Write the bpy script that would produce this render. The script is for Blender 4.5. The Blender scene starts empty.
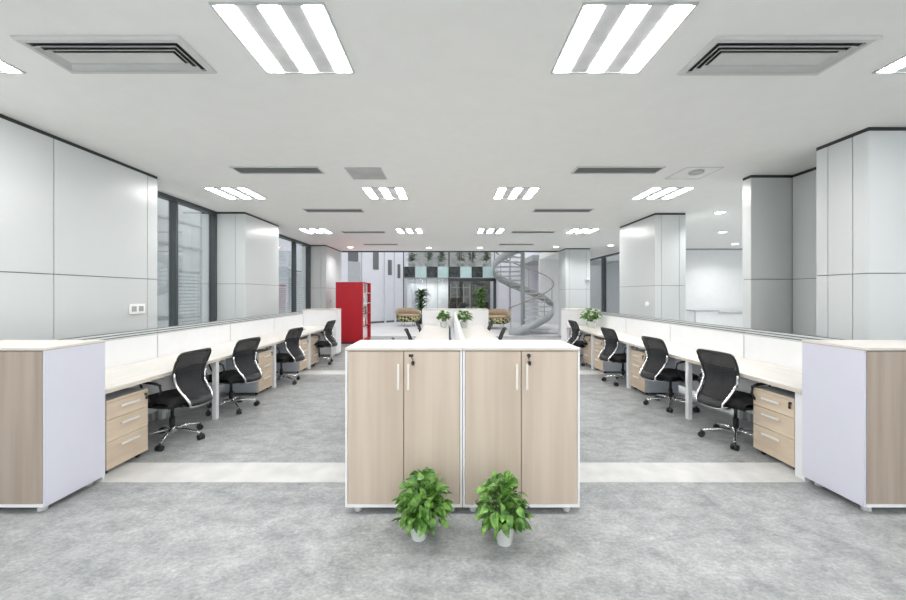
import bpy, bmesh, math, random
from mathutils import Vector, Matrix
random.seed(7)
PI = math.pi
S = bpy.context.scene
COL = bpy.data.collections.new('office'); S.collection.children.link(COL)

# ------------------------------------------------------------------ materials
def new_mat(name):
    m = bpy.data.materials.new(name); m.use_nodes = True
    return m, m.node_tree, m.node_tree.nodes['Principled BSDF']
def noise_mat(name, c1, c2, scale=4, stretch=(1, 1, 1), rough=.5, detail=4, bump=0, spec=.5, metal=0, lo=.35, hi=.65):
    m, nt, b = new_mat(name)
    tc = nt.nodes.new('ShaderNodeTexCoord'); mp = nt.nodes.new('ShaderNodeMapping')
    nz = nt.nodes.new('ShaderNodeTexNoise'); cr = nt.nodes.new('ShaderNodeValToRGB')
    mp.inputs['Scale'].default_value = stretch
    nz.inputs['Scale'].default_value = scale; nz.inputs['Detail'].default_value = detail
    cr.color_ramp.elements[0].position = lo; cr.color_ramp.elements[1].position = hi
    cr.color_ramp.elements[0].color = (*c1, 1); cr.color_ramp.elements[1].color = (*c2, 1)
    L = nt.links.new
    L(tc.outputs['Object'], mp.inputs['Vector']); L(mp.outputs['Vector'], nz.inputs['Vector'])
    L(nz.outputs['Fac'], cr.inputs['Fac']); L(cr.outputs['Color'], b.inputs['Base Color'])
    if bump:
        bp = nt.nodes.new('ShaderNodeBump'); bp.inputs['Strength'].default_value = bump; bp.inputs['Distance'].default_value = .01
        L(nz.outputs['Fac'], bp.inputs['Height']); L(bp.outputs['Normal'], b.inputs['Normal'])
    b.inputs['Roughness'].default_value = rough; b.inputs['Metallic'].default_value = metal
    b.inputs['Specular IOR Level'].default_value = spec
    return m
def plain(name, c, rough=.5, metal=0, spec=.5, var=.03, scale=6):
    a = tuple(max(0, v*(1-var)) for v in c); d = tuple(min(1, v*(1+var)) for v in c)
    return noise_mat(name, a, d, scale=scale, rough=rough, metal=metal, spec=spec)
def emit(name, c, s):
    m, nt, b = new_mat(name)
    b.inputs['Base Color'].default_value = (*c, 1); b.inputs['Emission Color'].default_value = (*c, 1)
    b.inputs['Emission Strength'].default_value = s
    return m
def glass(name, tint=(.9, .95, .96), refl=.12, rough=.02, thru=1.0):
    m = bpy.data.materials.new(name); m.use_nodes = True; nt = m.node_tree; nt.nodes.clear()
    o = nt.nodes.new('ShaderNodeOutputMaterial'); mx = nt.nodes.new('ShaderNodeMixShader')
    t = nt.nodes.new('ShaderNodeBsdfTransparent'); g = nt.nodes.new('ShaderNodeBsdfGlossy')
    t.inputs['Color'].default_value = (*tint, 1); g.inputs['Roughness'].default_value = rough
    lw = nt.nodes.new('ShaderNodeLayerWeight'); lw.inputs['Blend'].default_value = .35
    mr = nt.nodes.new('ShaderNodeMapRange'); mr.inputs['To Min'].default_value = refl*.5; mr.inputs['To Max'].default_value = min(1, refl*4)
    L = nt.links.new
    L(lw.outputs['Fresnel'], mr.inputs['Value']); L(mr.outputs['Result'], mx.inputs['Fac'])
    L(t.outputs[0], mx.inputs[1]); L(g.outputs[0], mx.inputs[2]); L(mx.outputs[0], o.inputs['Surface'])
    return m

def floor_material():
    m, nt, b = new_mat('grey linoleum'); L = nt.links.new; N = nt.nodes.new
    tc = N('ShaderNodeTexCoord'); mp = N('ShaderNodeMapping'); mp.inputs['Scale'].default_value = (1, 1.4, 1)
    L(tc.outputs['Object'], mp.inputs['Vector'])
    n1 = N('ShaderNodeTexNoise'); n1.inputs['Scale'].default_value = 4.5; n1.inputs['Detail'].default_value = 9; n1.inputs['Roughness'].default_value = .72; n1.inputs['Distortion'].default_value = .35
    n2 = N('ShaderNodeTexNoise'); n2.inputs['Scale'].default_value = .8; n2.inputs['Detail'].default_value = 3
    n3 = N('ShaderNodeTexNoise'); n3.inputs['Scale'].default_value = 16; n3.inputs['Detail'].default_value = 7; n3.inputs['Distortion'].default_value = 1.0; n3.inputs['Roughness'].default_value = .8
    for n in (n1, n2, n3): L(mp.outputs['Vector'], n.inputs['Vector'])
    r1 = N('ShaderNodeValToRGB'); r1.color_ramp.elements[0].position = .33; r1.color_ramp.elements[1].position = .7
    r1.color_ramp.elements[0].color = (.272, .286, .292, 1); r1.color_ramp.elements[1].color = (.495, .508, .512, 1)
    L(n1.outputs['Fac'], r1.inputs['Fac'])
    r3 = N('ShaderNodeValToRGB'); r3.color_ramp.elements[0].position = .42; r3.color_ramp.elements[1].position = .62
    r3.color_ramp.elements[0].color = (.84, .85, .85, 1); r3.color_ramp.elements[1].color = (1.08, 1.08, 1.07, 1)
    L(n3.outputs['Fac'], r3.inputs['Fac'])
    mx = N('ShaderNodeMix'); mx.data_type = 'RGBA'; mx.blend_type = 'MULTIPLY'; mx.inputs['Factor'].default_value = .9
    L(r1.outputs['Color'], mx.inputs['A']); L(r3.outputs['Color'], mx.inputs['B'])
    r2 = N('ShaderNodeValToRGB'); r2.color_ramp.elements[0].position = .35; r2.color_ramp.elements[1].position = .65
    r2.color_ramp.elements[0].color = (.93, .93, .93, 1); r2.color_ramp.elements[1].color = (1.05, 1.05, 1.05, 1)
    L(n2.outputs['Fac'], r2.inputs['Fac'])
    m2 = N('ShaderNodeMix'); m2.data_type = 'RGBA'; m2.blend_type = 'MULTIPLY'; m2.inputs['Factor'].default_value = 1
    L(mx.outputs['Result'], m2.inputs['A']); L(r2.outputs['Color'], m2.inputs['B'])
    n4 = N('ShaderNodeTexNoise'); n4.inputs['Scale'].default_value = 42; n4.inputs['Detail'].default_value = 4; n4.inputs['Roughness'].default_value = .7
    L(mp.outputs['Vector'], n4.inputs['Vector'])
    r4 = N('ShaderNodeValToRGB'); r4.color_ramp.elements[0].position = .38; r4.color_ramp.elements[1].position = .66
    r4.color_ramp.elements[0].color = (.88, .88, .88, 1); r4.color_ramp.elements[1].color = (1.20, 1.20, 1.19, 1)
    L(n4.outputs['Fac'], r4.inputs['Fac'])
    m4 = N('ShaderNodeMix'); m4.data_type = 'RGBA'; m4.blend_type = 'MULTIPLY'; m4.inputs['Factor'].default_value = 1
    L(m2.outputs['Result'], m4.inputs['A']); L(r4.outputs['Color'], m4.inputs['B'])
    L(m4.outputs['Result'], b.inputs['Base Color'])
    b.inputs['Roughness'].default_value = .5; b.inputs['Specular IOR Level'].default_value = .35
    return m

M = dict(
    floor=floor_material(),
    strip=noise_mat('pale stone strip', (.60, .61, .59), (.72, .72, .70), 5, rough=.5, detail=6),
    atrium=noise_mat('white stone floor', (.70, .71, .72), (.80, .80, .80), 1.5, rough=.35),
    ceiling=plain('ceiling paint', (.88, .88, .86), .85, var=.01),
    panel=plain('pale grey wall panel', (.625, .655, .655), .28, spec=.5, var=.012, scale=1.5),
    core=plain('dark shadow gap', (.035, .038, .04), .7),
    seam=plain('grey panel joint', (.22, .24, .24), .7),
    white=plain('white paint', (.84, .85, .86), .5, var=.01),
    frame=plain('anthracite window frame', (.06, .07, .075), .4),
    wood=noise_mat('pale oak laminate', (.575, .475, .385), (.67, .57, .475), 1.6, (6, 6, .3), rough=.5, detail=5, spec=.35),
    woodshade=noise_mat('shaded oak laminate', (.37, .30, .245), (.47, .395, .335), 1.6, (7, 7, .35), rough=.5, detail=5, spec=.35),  # same oak as the centre cupboards, darkened for dimmer light at the sides
    drawer=noise_mat('light maple laminate', (.60, .49, .37), (.70, .59, .46), 2, (5, 1.2, 6), rough=.5, spec=.35),
    carcass=plain('white melamine', (.91, .91, .925), .4, var=.01),
    lav=plain('cool white panel', (.67, .68, .77), .45, var=.015, scale=2),
    top=noise_mat('cream laminate top', (.70, .67, .63), (.75, .73, .69), 3, (2, 6, 2), rough=.4),
    edge=noise_mat('oak edge band', (.45, .38, .30), (.55, .47, .39), 6, rough=.5),
    desk=noise_mat('cream desk laminate', (.72, .70, .65), (.78, .76, .72), 3, (6, 1, 2), rough=.45),
    metal=plain('white powder coated metal', (.80, .81, .83), .35),
    greymetal=plain('grey steel carcass', (.55, .60, .66), .45),
    alu=plain('brushed aluminium', (.55, .58, .59), .4, metal=.3),
    railgrey=plain('light grey rail', (.60, .63, .63), .4),
    socket=plain('white socket plastic', (.97, .97, .96), .3, var=0),
    beigegrey=noise_mat('mottled grey wall', (.42, .43, .43), (.60, .60, .60), 2.5, rough=.8),
    deskedge=plain('cream edge band', (.66, .60, .52), .45),
    groove=plain('rail groove', (.09, .10, .10), .6),
    screen=plain('white partition fabric', (.88, .89, .90), .6, var=.01),
    nickel=plain('satin nickel', (.88, .86, .82), .35, metal=.25),
    chrome=plain('polished chrome', (.82, .83, .85), .22, metal=1),
    black=plain('black plastic', (.014, .015, .017), .45),
    fabric=noise_mat('black seat fabric', (.008, .008, .009), (.02, .02, .022), 60, rough=.95),
    lock=plain('dark lock metal', (.05, .05, .05), .3, metal=.5),
    leaf=noise_mat('green leaf', (.025, .105, .012), (.21, .42, .08), 22, rough=.38, detail=3),
    leafdark=noise_mat('dark palm leaf', (.012, .05, .012), (.05, .16, .03), 7, rough=.45),
    leafgrey=noise_mat('dusty leaf', (.04, .08, .035), (.16, .24, .10), 7, rough=.5),
    stem=plain('stem green', (.12, .25, .05), .5),
    pot=plain('white ceramic', (.80, .84, .82), .25),
    darkpot=plain('dark planter', (.05, .05, .055), .4),
    soil=noise_mat('soil', (.02, .014, .008), (.06, .04, .025), 40, rough=1),
    red=plain('red lacquer', (.46, .006, .018), .5, var=.04),
    shelfgrey=plain('grey compartment', (.50, .52, .52), .5),
    tan=noise_mat('tan upholstery', (.42, .32, .23), (.52, .42, .31), 12, rough=.9),
    tile=noise_mat('lighting reflector', (.62, .63, .64), (.74, .75, .76), 8, rough=.35, metal=.2),
    ventdark=plain('vent interior', (.03, .032, .034), .8),
    ventslat=plain('vent louvre grey', (.22, .23, .23), .6),
    ventwhite=plain('vent blade', (.62, .63, .62), .5),
    hatch=plain('grey hatch panel', (.46, .47, .46), .6, var=.1, scale=3),
    tube=emit('lit tube', (1, .974, .965), 34),
    lamp=emit('lit downlight', (1, .98, .95), 7),
    glass=glass('window glass', (.93, .96, .97), .12),
    balglass=glass('balustrade glass', (.95, .97, .97), .06),
    teal=plain('pale teal panel', (.50, .68, .68), .3, var=.08, scale=2),
    blackpanel=noise_mat('black marble panel', (.012, .018, .02), (.05, .065, .065), 6, rough=.25, detail=8),
    outside=noise_mat('grey facade outside', (.52, .545, .56), (.62, .64, .65), 1.2, (1, 1, 3), rough=.7),
    blind=plain('grey blind slat', (.45, .49, .51), .6),
    steel=plain('grey painted stair steel', (.38, .41, .42), .4),
    tread=plain('pale stair tread', (.50, .53, .54), .4),
    rail=plain('bronze handrail', (.30, .27, .25), .3, metal=.4),
    brown=noise_mat('taupe wall', (.16, .15, .14), (.27, .25, .23), 3, rough=.8),
    beige=plain('beige drape', (.50, .44, .38), .8),
    fins=plain('cool white render', (.74, .77, .83), .6, var=.03, scale=1),
    slot=plain('slot window tint', (.12, .13, .14), .3),
)
def woven_material():
    m, nt, b = new_mat('green black weave'); L = nt.links.new; N = nt.nodes.new
    tc = N('ShaderNodeTexCoord'); ck = N('ShaderNodeTexChecker'); mp = N('ShaderNodeMapping')
    mp.inputs['Rotation'].default_value = (.3, .6, .785)
    ck.inputs['Scale'].default_value = 9
    ck.inputs['Color1'].default_value = (.03, .035, .03, 1); ck.inputs['Color2'].default_value = (.55, .52, .26, 1)
    L(tc.outputs['Object'], mp.inputs['Vector']); L(mp.outputs['Vector'], ck.inputs['Vector']); L(ck.outputs['Color'], b.inputs['Base Color'])
    b.inputs['Roughness'].default_value = .8
    return m
M['woven'] = woven_material()
def mesh_fabric():
    m = bpy.data.materials.new('black chair mesh'); m.use_nodes = True; nt = m.node_tree; b = nt.nodes['Principled BSDF']
    b.inputs['Base Color'].default_value = (.02, .021, .024, 1); b.inputs['Roughness'].default_value = .7
    t = nt.nodes.new('ShaderNodeBsdfTransparent'); mx = nt.nodes.new('ShaderNodeMixShader')
    mx.inputs['Fac'].default_value = .82
    nt.links.new(t.outputs[0], mx.inputs[1]); nt.links.new(b.outputs[0], mx.inputs[2])
    nt.links.new(mx.outputs[0], nt.nodes['Material Output'].inputs['Surface'])
    return m
M['mesh'] = mesh_fabric()

# ------------------------------------------------------------------ helpers
class MB:
    def __init__(s): s.bm = bmesh.new(); s.mi = 0
    def _set(s, faces):
        for f in faces: f.material_index = s.mi
    def box(s, x0, x1, y0, y1, z0, z1):
        if x0 > x1: x0, x1 = x1, x0
        if y0 > y1: y0, y1 = y1, y0
        v = [s.bm.verts.new(p) for p in ((x0,y0,z0),(x1,y0,z0),(x1,y1,z0),(x0,y1,z0),(x0,y0,z1),(x1,y0,z1),(x1,y1,z1),(x0,y1,z1))]
        s._set([s.bm.faces.new([v[i] for i in q]) for q in ((3,2,1,0),(4,5,6,7),(0,1,5,4),(1,2,6,5),(2,3,7,6),(3,0,4,7))])
        return s
    def poly(s, pts):
        f = s.bm.faces.new([s.bm.verts.new(p) for p in pts]); s._set([f]); return s
    def lathe(s, prof, n=20, c=(0,0,0), ax='z', smooth=True):
        rings = []
        for r, h in prof:
            ring = []
            for k in range(n):
                a = 2*PI*k/n; p = (r*math.cos(a), r*math.sin(a), h)
                if ax == 'x': p = (h, r*math.cos(a), r*math.sin(a))
                if ax == 'y': p = (r*math.sin(a), h, r*math.cos(a))
                ring.append(s.bm.verts.new((p[0]+c[0], p[1]+c[1], p[2]+c[2])))
            rings.append(ring)
        fs = []
        for a, b in zip(rings, rings[1:]):
            for k in range(n):
                f = s.bm.faces.new((a[k], a[(k+1)%n], b[(k+1)%n], b[k])); f.smooth = smooth; fs.append(f)
        fs.append(s.bm.faces.new(rings[0][::-1])); fs.append(s.bm.faces.new(rings[-1]))
        s._set(fs); return s
    def cyl(s, c, r, h, n=16, ax='z', r2=None):
        return s.lathe([(r, 0), (r if r2 is None else r2, h)], n, c, ax)
    def tube(s, pts, r, n=8, flat=1.0, closed=False):
        pts = [Vector(p) for p in pts]; rings = []
        N = len(pts)
        for i, p in enumerate(pts):
            a = pts[i-1] if (i > 0 or closed) else p; b = pts[(i+1) % N] if (i < N-1 or closed) else p
            d = (b-a).normalized()
            up = Vector((0,0,1)) if abs(d.z) < .9 else Vector((1,0,0))
            u = d.cross(up).normalized(); w = u.cross(d).normalized()
            rr = r[i] if isinstance(r, (list, tuple)) else r
            rings.append([s.bm.verts.new(p + u*rr*math.cos(2*PI*k/n) + w*rr*flat*math.sin(2*PI*k/n)) for k in range(n)])
        fs = []
        rng = zip(rings, rings[1:]+([rings[0]] if closed else [])) if closed else zip(rings, rings[1:])
        for a, b in rng:
            for k in range(n):
                f = s.bm.faces.new((a[k], a[(k+1)%n], b[(k+1)%n], b[k])); f.smooth = True; fs.append(f)
        if not closed:
            fs.append(s.bm.faces.new(rings[0][::-1])); fs.append(s.bm.faces.new(rings[-1]))
        s._set(fs); return s
    def grid(s, rows, smooth=True):
        g = [[s.bm.verts.new(p) for p in r] for r in rows]; fs = []
        for a, b in zip(g, g[1:]):
            for k in range(len(a)-1):
                f = s.bm.faces.new((a[k], a[k+1], b[k+1], b[k])); f.smooth = smooth; fs.append(f)
        s._set(fs); return s
    def build(s, name, mats, parent=None, bevel=0, thick=0, sub=0, kind=None):
        bmesh.ops.recalc_face_normals(s.bm, faces=s.bm.faces[:])
        me = bpy.data.meshes.new(name); s.bm.to_mesh(me); s.bm.free()
        for m in (mats if isinstance(mats, (list, tuple)) else [mats]): me.materials.append(m)
        o = bpy.data.objects.new(name, me); COL.objects.link(o)
        if parent is not None: o.parent = parent
        if thick:
            md = o.modifiers.new('solid', 'SOLIDIFY'); md.thickness = thick; md.offset = 0
        if bevel:
            md = o.modifiers.new('bevel', 'BEVEL'); md.width = bevel; md.segments = 2; md.limit_method = 'ANGLE'
        if sub:
            md = o.modifiers.new('sub', 'SUBSURF'); md.levels = sub; md.render_levels = sub
        if kind: o['kind'] = kind
        return o
def box(x0,x1,y0,y1,z0,z1): return MB().box(x0,x1,y0,y1,z0,z1)
def thing(name, label, cat, loc=(0,0,0), rz=0, group=None):
    o = bpy.data.objects.new(name, None); COL.objects.link(o); o.empty_display_size = .1
    o.location = loc; o.rotation_euler = (0,0,rz); tag(o, label, cat, group)
    return o
def tag(o, label, cat, group=None, kind=None):
    o['label'] = label; o['category'] = cat
    if group: o['group'] = group
    if kind: o['kind'] = kind
    return o
def dup(root, loc, rz, label, group=None):
    def rec(o, par):
        c = o.copy(); COL.objects.link(c)
        if par: c.parent = par
        for ch in list(o.children): rec(ch, c)
        return c
    r = rec(root, None); r.location = loc; r.rotation_euler = (0,0,rz); r['label'] = label
    if group: r['group'] = group
    return r

CH = 3.03            # ceiling height
# ------------------------------------------------------------------ setting
box(-4.6, 12.2, -3.6, 13.0, -.12, 0).build('floor', M['floor'], kind='structure')
box(-9.0, 12.2, 13.0, 26.2, -.12, 0).build('floor', M['atrium'], kind='structure')
box(-4.36, 4.38, 2.905, 3.24, .0005, .004).build('trim_1', M['strip'], kind='structure')
box(-4.36, 5.9, 6.80, 7.14, .0005, .004).build('trim_2', M['strip'], kind='structure')
box(-4.6, 12.2, -3.6, 13.0, CH, CH+.25).build('ceiling', M['ceiling'], kind='structure')
box(4.0, 6.2, 13.0, 16.2, CH, CH+.25).build('ceiling', M['ceiling'], kind='structure')
box(-3.82, 3.88, 12.96, 13.02, CH-.045, CH+.0).build('trim_3', M['frame'], kind='structure')

def panel_block(name, x0, x1, y0, y1, faces, hseam=1.69, kind='structure'):
    """A clad wall block: dark core with separate pale panels; faces = list of (side, [breaks])."""
    t = .02; g = .0045; b = MB()
    b.mi = 1; b.box(x0+t*('x-' in [f[0] for f in faces]), x1-t*('x+' in [f[0] for f in faces]),
                    y0+t*('y-' in [f[0] for f in faces]), y1-t*('y+' in [f[0] for f in faces]), .004, CH)
    b.mi = 0
    for side, br in faces:
        for a, c in zip(br, br[1:]):
            for z0, z1 in ((.02, hseam), (hseam, CH-.032)):
                A, C_, Z0, Z1 = a+g, c-g, z0+g, z1-g*(z1 < 3)
                if side == 'x+': b.box(x1-t, x1, A, C_, Z0, Z1)
                if side == 'x-': b.box(x0, x0+t, A, C_, Z0, Z1)
                if side == 'y-': b.box(A, C_, y0, y0+t, Z0, Z1)
                if side == 'y+': b.box(A, C_, y1-t, y1, Z0, Z1)
    b.mi = 1; I = [f[0] for f in faces]; q = .004
    b.box(x0+q*('x-' in I), x1-q*('x+' in I), y0+q*('y-' in I), y1-q*('y+' in I), CH-.036, CH-.0005)
    b.mi = 2
    b.box(x0+.001+t*.5*('x-' in [f[0] for f in faces]), x1-.001-t*.5*('x+' in [f[0] for f in faces]),
          y0+.001+t*.5*('y-' in [f[0] for f in faces]), y1-.001-t*.5*('y+' in [f[0] for f in faces]), .01, CH-.04)
    return b.build(name, [M['panel'], M['core'], M['seam']], kind=kind)
panel_block('wall_left', -4.42, -3.80, 1.2, 4.76, [('x+', [1.2, 2.3, 3.51, 4.60, 4.76])])
panel_block('wall_left_column', -4.60, -3.80, 6.80, 8.15, [('x+', [6.80, 8.15]), ('y-', [-4.60, -3.98, -3.80])])
panel_block('wall_left_column', -4.60, -3.84, 11.40, 13.0, [('x+', [11.40, 13.0]), ('y-', [-4.60, -4.0, -3.84]), ('y+', [-4.6, -3.84])])
panel_block('wall_right_column', 3.84, 4.60, 3.34, 3.82, [('x-', [3.34, 3.474, 3.70, 3.82]), ('y-', [3.84, 4.60])])
panel_block('wall_right', 4.41, 5.02, 3.82, 4.69, [('x-', [3.82, 4.69])])
panel_block('wall_right', 3.88, 5.02, 4.69, 4.83, [('x-', [4.69, 4.83]), ('y-', [3.88, 4.41]), ('y+', [3.88, 5.02])])
panel_block('wall_right_column', 3.89, 4.47, 6.89, 8.33, [('x-', [6.89, 8.33]), ('y-', [3.89, 4.01, 4.35, 4.47]), ('x+', [6.89, 8.33]), ('y+', [3.89, 4.47])], 1.66)
panel_block('wall_right_column', 3.90, 4.72, 12.20, 13.0, [('x-', [12.2, 13.0]), ('y-', [3.90, 4.02, 4.60, 4.72]), ('y+', [3.90, 4.72])], 1.66)
# wall behind the camera: piers with unseen tall windows, added to let daylight in
b = MB()
for x in (-4.6, -1.7, 1.3, 4.3): b.box(x, x+.3, -3.9, -3.6, 0, CH)
b.box(-4.6, 4.6, -3.9, -3.6, 0, .35)
b.build('wall_back', M['panel'], kind='structure')
for i, (x0, x1) in enumerate(((-4.3, -1.7), (-1.4, 1.3), (1.6, 4.3))):
    f = MB()
    for a, c in ((x0, x0+.06), (x1-.06, x1), ((x0+x1)/2-.03, (x0+x1)/2+.03)): f.box(a, c, -3.8, -3.72, .35, CH)
    fr = f.build('window_%d' % (i+5), M['frame'], kind='structure')
    box(x0+.06, x1-.06, -3.765, -3.755, .36, CH-.01).build('pane', M['glass'], fr)

# windows, left
def side_window(n, x, y0, y1, mull, z1=CH, wj=.07, end=.14):
    f = MB()
    f.box(x-.09, x+.02, y0, y1, z1-.06, z1); f.box(x-.09, x+.02, y0, y1, 0, .10)
    f.box(x-.09, x+.02, y0, y0+wj, .1, z1-.06); f.box(x-.09, x+.02, y1-end, y1, .1, z1-.06)
    for m, w in mull: f.box(x-.09, x+.02, m-w/2, m+w/2, .1, z1-.06)
    fr = f.build('window_%d' % n, M['frame'], kind='structure')
    cuts = [y0+wj] + [v for m, w in mull for v in (m-w/2, m+w/2)] + [y1-end]
    for a, c in zip(cuts[::2], cuts[1::2]):
        box(x-.045, x-.037, a, c, .1, z1-.06).build('pane', M['glass'], fr)
    return fr
side_window(1, -4.34, 4.765, 6.80, [(5.80, .05)], end=.06)
side_window(2, -4.34, 8.15, 11.40, [(10.3, .07)], end=.10)
side_window(3, 6.02, 12.30, 16.1, [(14.1, .2)], z1=CH-.06)
side_window(4, -4.00, -3.6, 1.2, [(-2.0, .1), (-.4, .1)], end=.07)  # unseen glazing on the near left, added for daylight on the ceiling
side_window(18, 4.72, -3.6, 3.34, [(-1.9, .1), (-.2, .1), (1.5, .1)], end=.07)  # out of view on the near right, added to bring daylight in
side_window(19, 12.1, 3.2, 12.3, [(5.4, .1), (7.6, .1), (9.8, .1)], end=.07)  # unseen annex glazing, an addition that brightens the side room
# blinds: one pulled half down in the second window, one part-way in the first
def blind(y0, y1, z0, z1, x, label):
    r = thing('venetian_blind', label, 'blind', (x, (y0+y1)/2, z0))
    h = (y1-y0)/2; H = z1-z0
    box(-.02, .02, -h, h, H-.04, H).build('head_rail', M['alu'], r)
    s = MB(); n = int(H/.06)
    for k in range(n): 
        z = .02+k*(H-.06)/n
        s.poly([(-.02, -h, z-.012), (.02, -h, z+.012), (.02, h, z+.012), (-.02, h, z-.012)])
    s.build('slats', M['blind'], r, thick=.002)
    box(-.015, .015, -h, h, 0, .015).build('bottom_rail', M['alu'], r)
    s = MB()
    s.cyl((0.022, h*.7, .01), .003, H-.03, 6)
    s.build('cord', M['white'], r)
blind(8.3, 10.1, .12, 1.75, -4.53, 'grey venetian blind lowered halfway behind the second left window, wide pane')
blind(10.3, 11.22, .12, 2.2, -4.53, 'grey venetian blind behind the narrow pane of the second left window')
blind(5.9, 6.62, .12, 1.9, -4.53, 'grey venetian blind lowered in the first left window')
# facade across the light well
b = MB(); b.mi = 0; b.box(-6.6, -6.4, 2.5, 13.0, -.1, 4.6)
b.mi = 1
for z in (.9, 2.62, 3.2): b.box(-6.42, -6.36, 2.5, 13.0, z, z+.05)
for y in (3.6, 4.9, 6.0, 7.25, 7.9, 9.4, 10.9, 12.1): b.box(-6.42, -6.35, y, y+.06, -.1, 4.6)
b.build('wall_outside', [M['outside'], M['steel']], kind='structure')

# annex on the right
b = MB(); b.box(6.05, 12.2, 12.3, 12.5, 0, CH); b.build('wall_annex', M['white'], kind='structure')
box(6.05, 12.1, 12.285, 12.299, CH-.05, CH).build('trim_4', M['steel'], kind='structure')
box(5.0, 12.2, 3.0, 3.2, 0, CH).build('wall_annex_front', M['white'], kind='structure')
box(4.0, 6.2, 16.1, 16.3, 0, CH).build('wall_annex_end', M['white'], kind='structure')

# atrium shell
box(-9, 8, 25.5, 25.7, 0, 7).build('wall_far', M['fins'], kind='structure')
box(7.9, 8.1, 16.3, 25.5, 0, 7).build('wall_far_right', M['white'], kind='structure')
box(-9.1, -8.9, 13.3, 25.5, 0, 7).build('wall_far_left', M['fins'], kind='structure')
box(-9, -3.9, 13.05, 13.25, 0, 7).build('wall_far_near', M['fins'], kind='structure')
box(-3.9, 8, 12.9, 13.0, CH+.26, 7).build('wall_over_ceiling', M['white'], kind='structure')
m = MB()
for x in (-9, -5.6, -2.2, 1.2, 4.6): m.box(x, x+1.1, 13.0, 25.7, 7.0, 7.2)
m.box(6.7, 8.1, 13.0, 25.7, 7.0, 7.2)
m.build('ceiling_skylight_baffle', M['white'], kind='structure')  # unseen roof strips, added to cut down sky light in the atrium
# slanting white wall with slot windows
A = Vector((-6.4, 16.4)); B = Vector((-2.50, 19.85))
d = (B-A); Lw = d.length; ang = math.atan2(d.y, d.x)
w = MB(); w.box(0, Lw, 0, .3, 0, 7)
w.mi = 1; w.box(0, Lw, -.015, 0, .0, .10)
o = w.build('wall_slanted', [M['fins'], M['slot']], kind='structure'); o.location = (A.x, A.y, 0); o.rotation_euler = (0,0,ang)
def atpx(px):          # distance along the slanted wall that a line of sight at this column meets
    k = (px-449)/365.0
    return (k*A.y - A.x)/(d.x - k*d.y)*Lw
n = 8
for (p0, p1, z0, z1, m) in ((348, 358, 3.1, 4.3, 'slot'), (348, 360, 2.1, 3.08, 'blind'), (373, 378.5, 2.75, 4.3, 'slot'),
                            (388, 391.5, 2.5, 3.3, 'slot'), (397.5, 400, 2.35, 3.1, 'slot')):
    f = box(atpx(p0), atpx(p1), -.03, -.002, z0, z1).build('window_%d' % n, M[m], kind='structure'); n += 1
    f.location = (A.x, A.y, 0); f.rotation_euler = (0,0,ang)
w = MB()
for p in (361, 384, 394): w.box(atpx(p), atpx(p)+.07, -.12, -.001, 0, 7)
o = w.build('trim_5', M['fins'], kind='structure'); o.location = (A.x, A.y, 0); o.rotation_euler = (0,0,ang)

# far two-storey facade (floor slab with square panels)
box(-2.48, 2.60, 20.08, 25.5, 2.42, 2.98).build('floor_upper', M['white'], kind='structure')
r = thing('panelled_balustrade', 'upper floor edge of alternating black and pale teal square panels above the lounge', 'balustrade', (0, 20.06, 2.40))
for k in range(8):
    x0 = -2.47+.6175*k
    box(x0+.01, x0+.6075, -.06, -.02, .0, .60).build('panel', M['blackpanel' if k % 2 == 0 else 'teal'], r)
f = MB()
for k in range(9): f.box(-2.47+.6175*k-.008, -2.47+.6175*k+.008, -.07, -.0, .0, 1.7)
f.box(-2.48, 2.48, -.06, -.0, 1.66, 1.70); f.box(-2.48, 2.48, -.06, 0, -.03, 0)
f.build('post_frame', M['steel'], r)
box(-2.47, 2.47, -.035, -.025, .61, 1.66).build('glass_panel', M['balglass'], r)
m = MB()
for x in (-2.52, 0.0): m.box(x-.045, x+.045, 20.0, 20.1, 0, 5.5)
m.build('trim_6', M['frame'], kind='structure')
box(2.50, 2.62, 20.0, 20.1, 2.98, 5.5).build('trim_7', M['white'], kind='structure')
m = MB()
for x in (-1.87, -1.24, -.62): m.box(x-.015, x+.015, 20.12, 20.16, 0, 2.40)
m.box(-2.47, -.05, 20.12, 20.16, 2.36, 2.42)
wf = m.build('window_14', M['steel'], kind='structure')
box(-2.47, -.05, 20.135, 20.145, 0, 2.36).build('pane', M['balglass'], wf)
box(-2.52, 2.62, 22.6, 22.7, 2.981, 5.6).build('wall_upper', M['beigegrey'], kind='structure')
box(-2.52, 2.62, 20.1, 22.7, 5.6, 5.7).build('ceiling_upper', M['white'], kind='structure')
box(-2.47, 0, 21.6, 21.7, 0, 2.42).build('wall_lobby', M['white'], kind='structure')
box(-2.2, -1.9, 21.5, 21.59, 0, 2.0).build('door_1', M['greymetal'], kind='structure')
m = MB()
for x in (.62, 1.25, 1.87): m.box(x-.01, x+.01, 20.12, 20.15, 0, 2.2)
m.box(.05, 2.55, 20.10, 20.17, 2.2, 2.42); m.box(2.45, 2.6, 20.1, 20.2, 0, 2.42)
wf = m.build('window_15', M['frame'], kind='structure')
box(.05, 2.45, 20.13, 20.14, 0, 2.2).build('pane', M['balglass'], wf)
box(0, 2.6, 23.0, 23.1, 0, 2.42).build('wall_meeting', M['brown'], kind='structure')
m = MB()
for x in (2.6, 3.25, 3.9, 4.9, 5.6): m.box(x, x+.55, 19.2, 19.4, 0, 7)
m.box(2.6, 6.2, 19.4, 19.5, 0, 7)
m.build('wall_fins', M['fins'], kind='structure')
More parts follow.
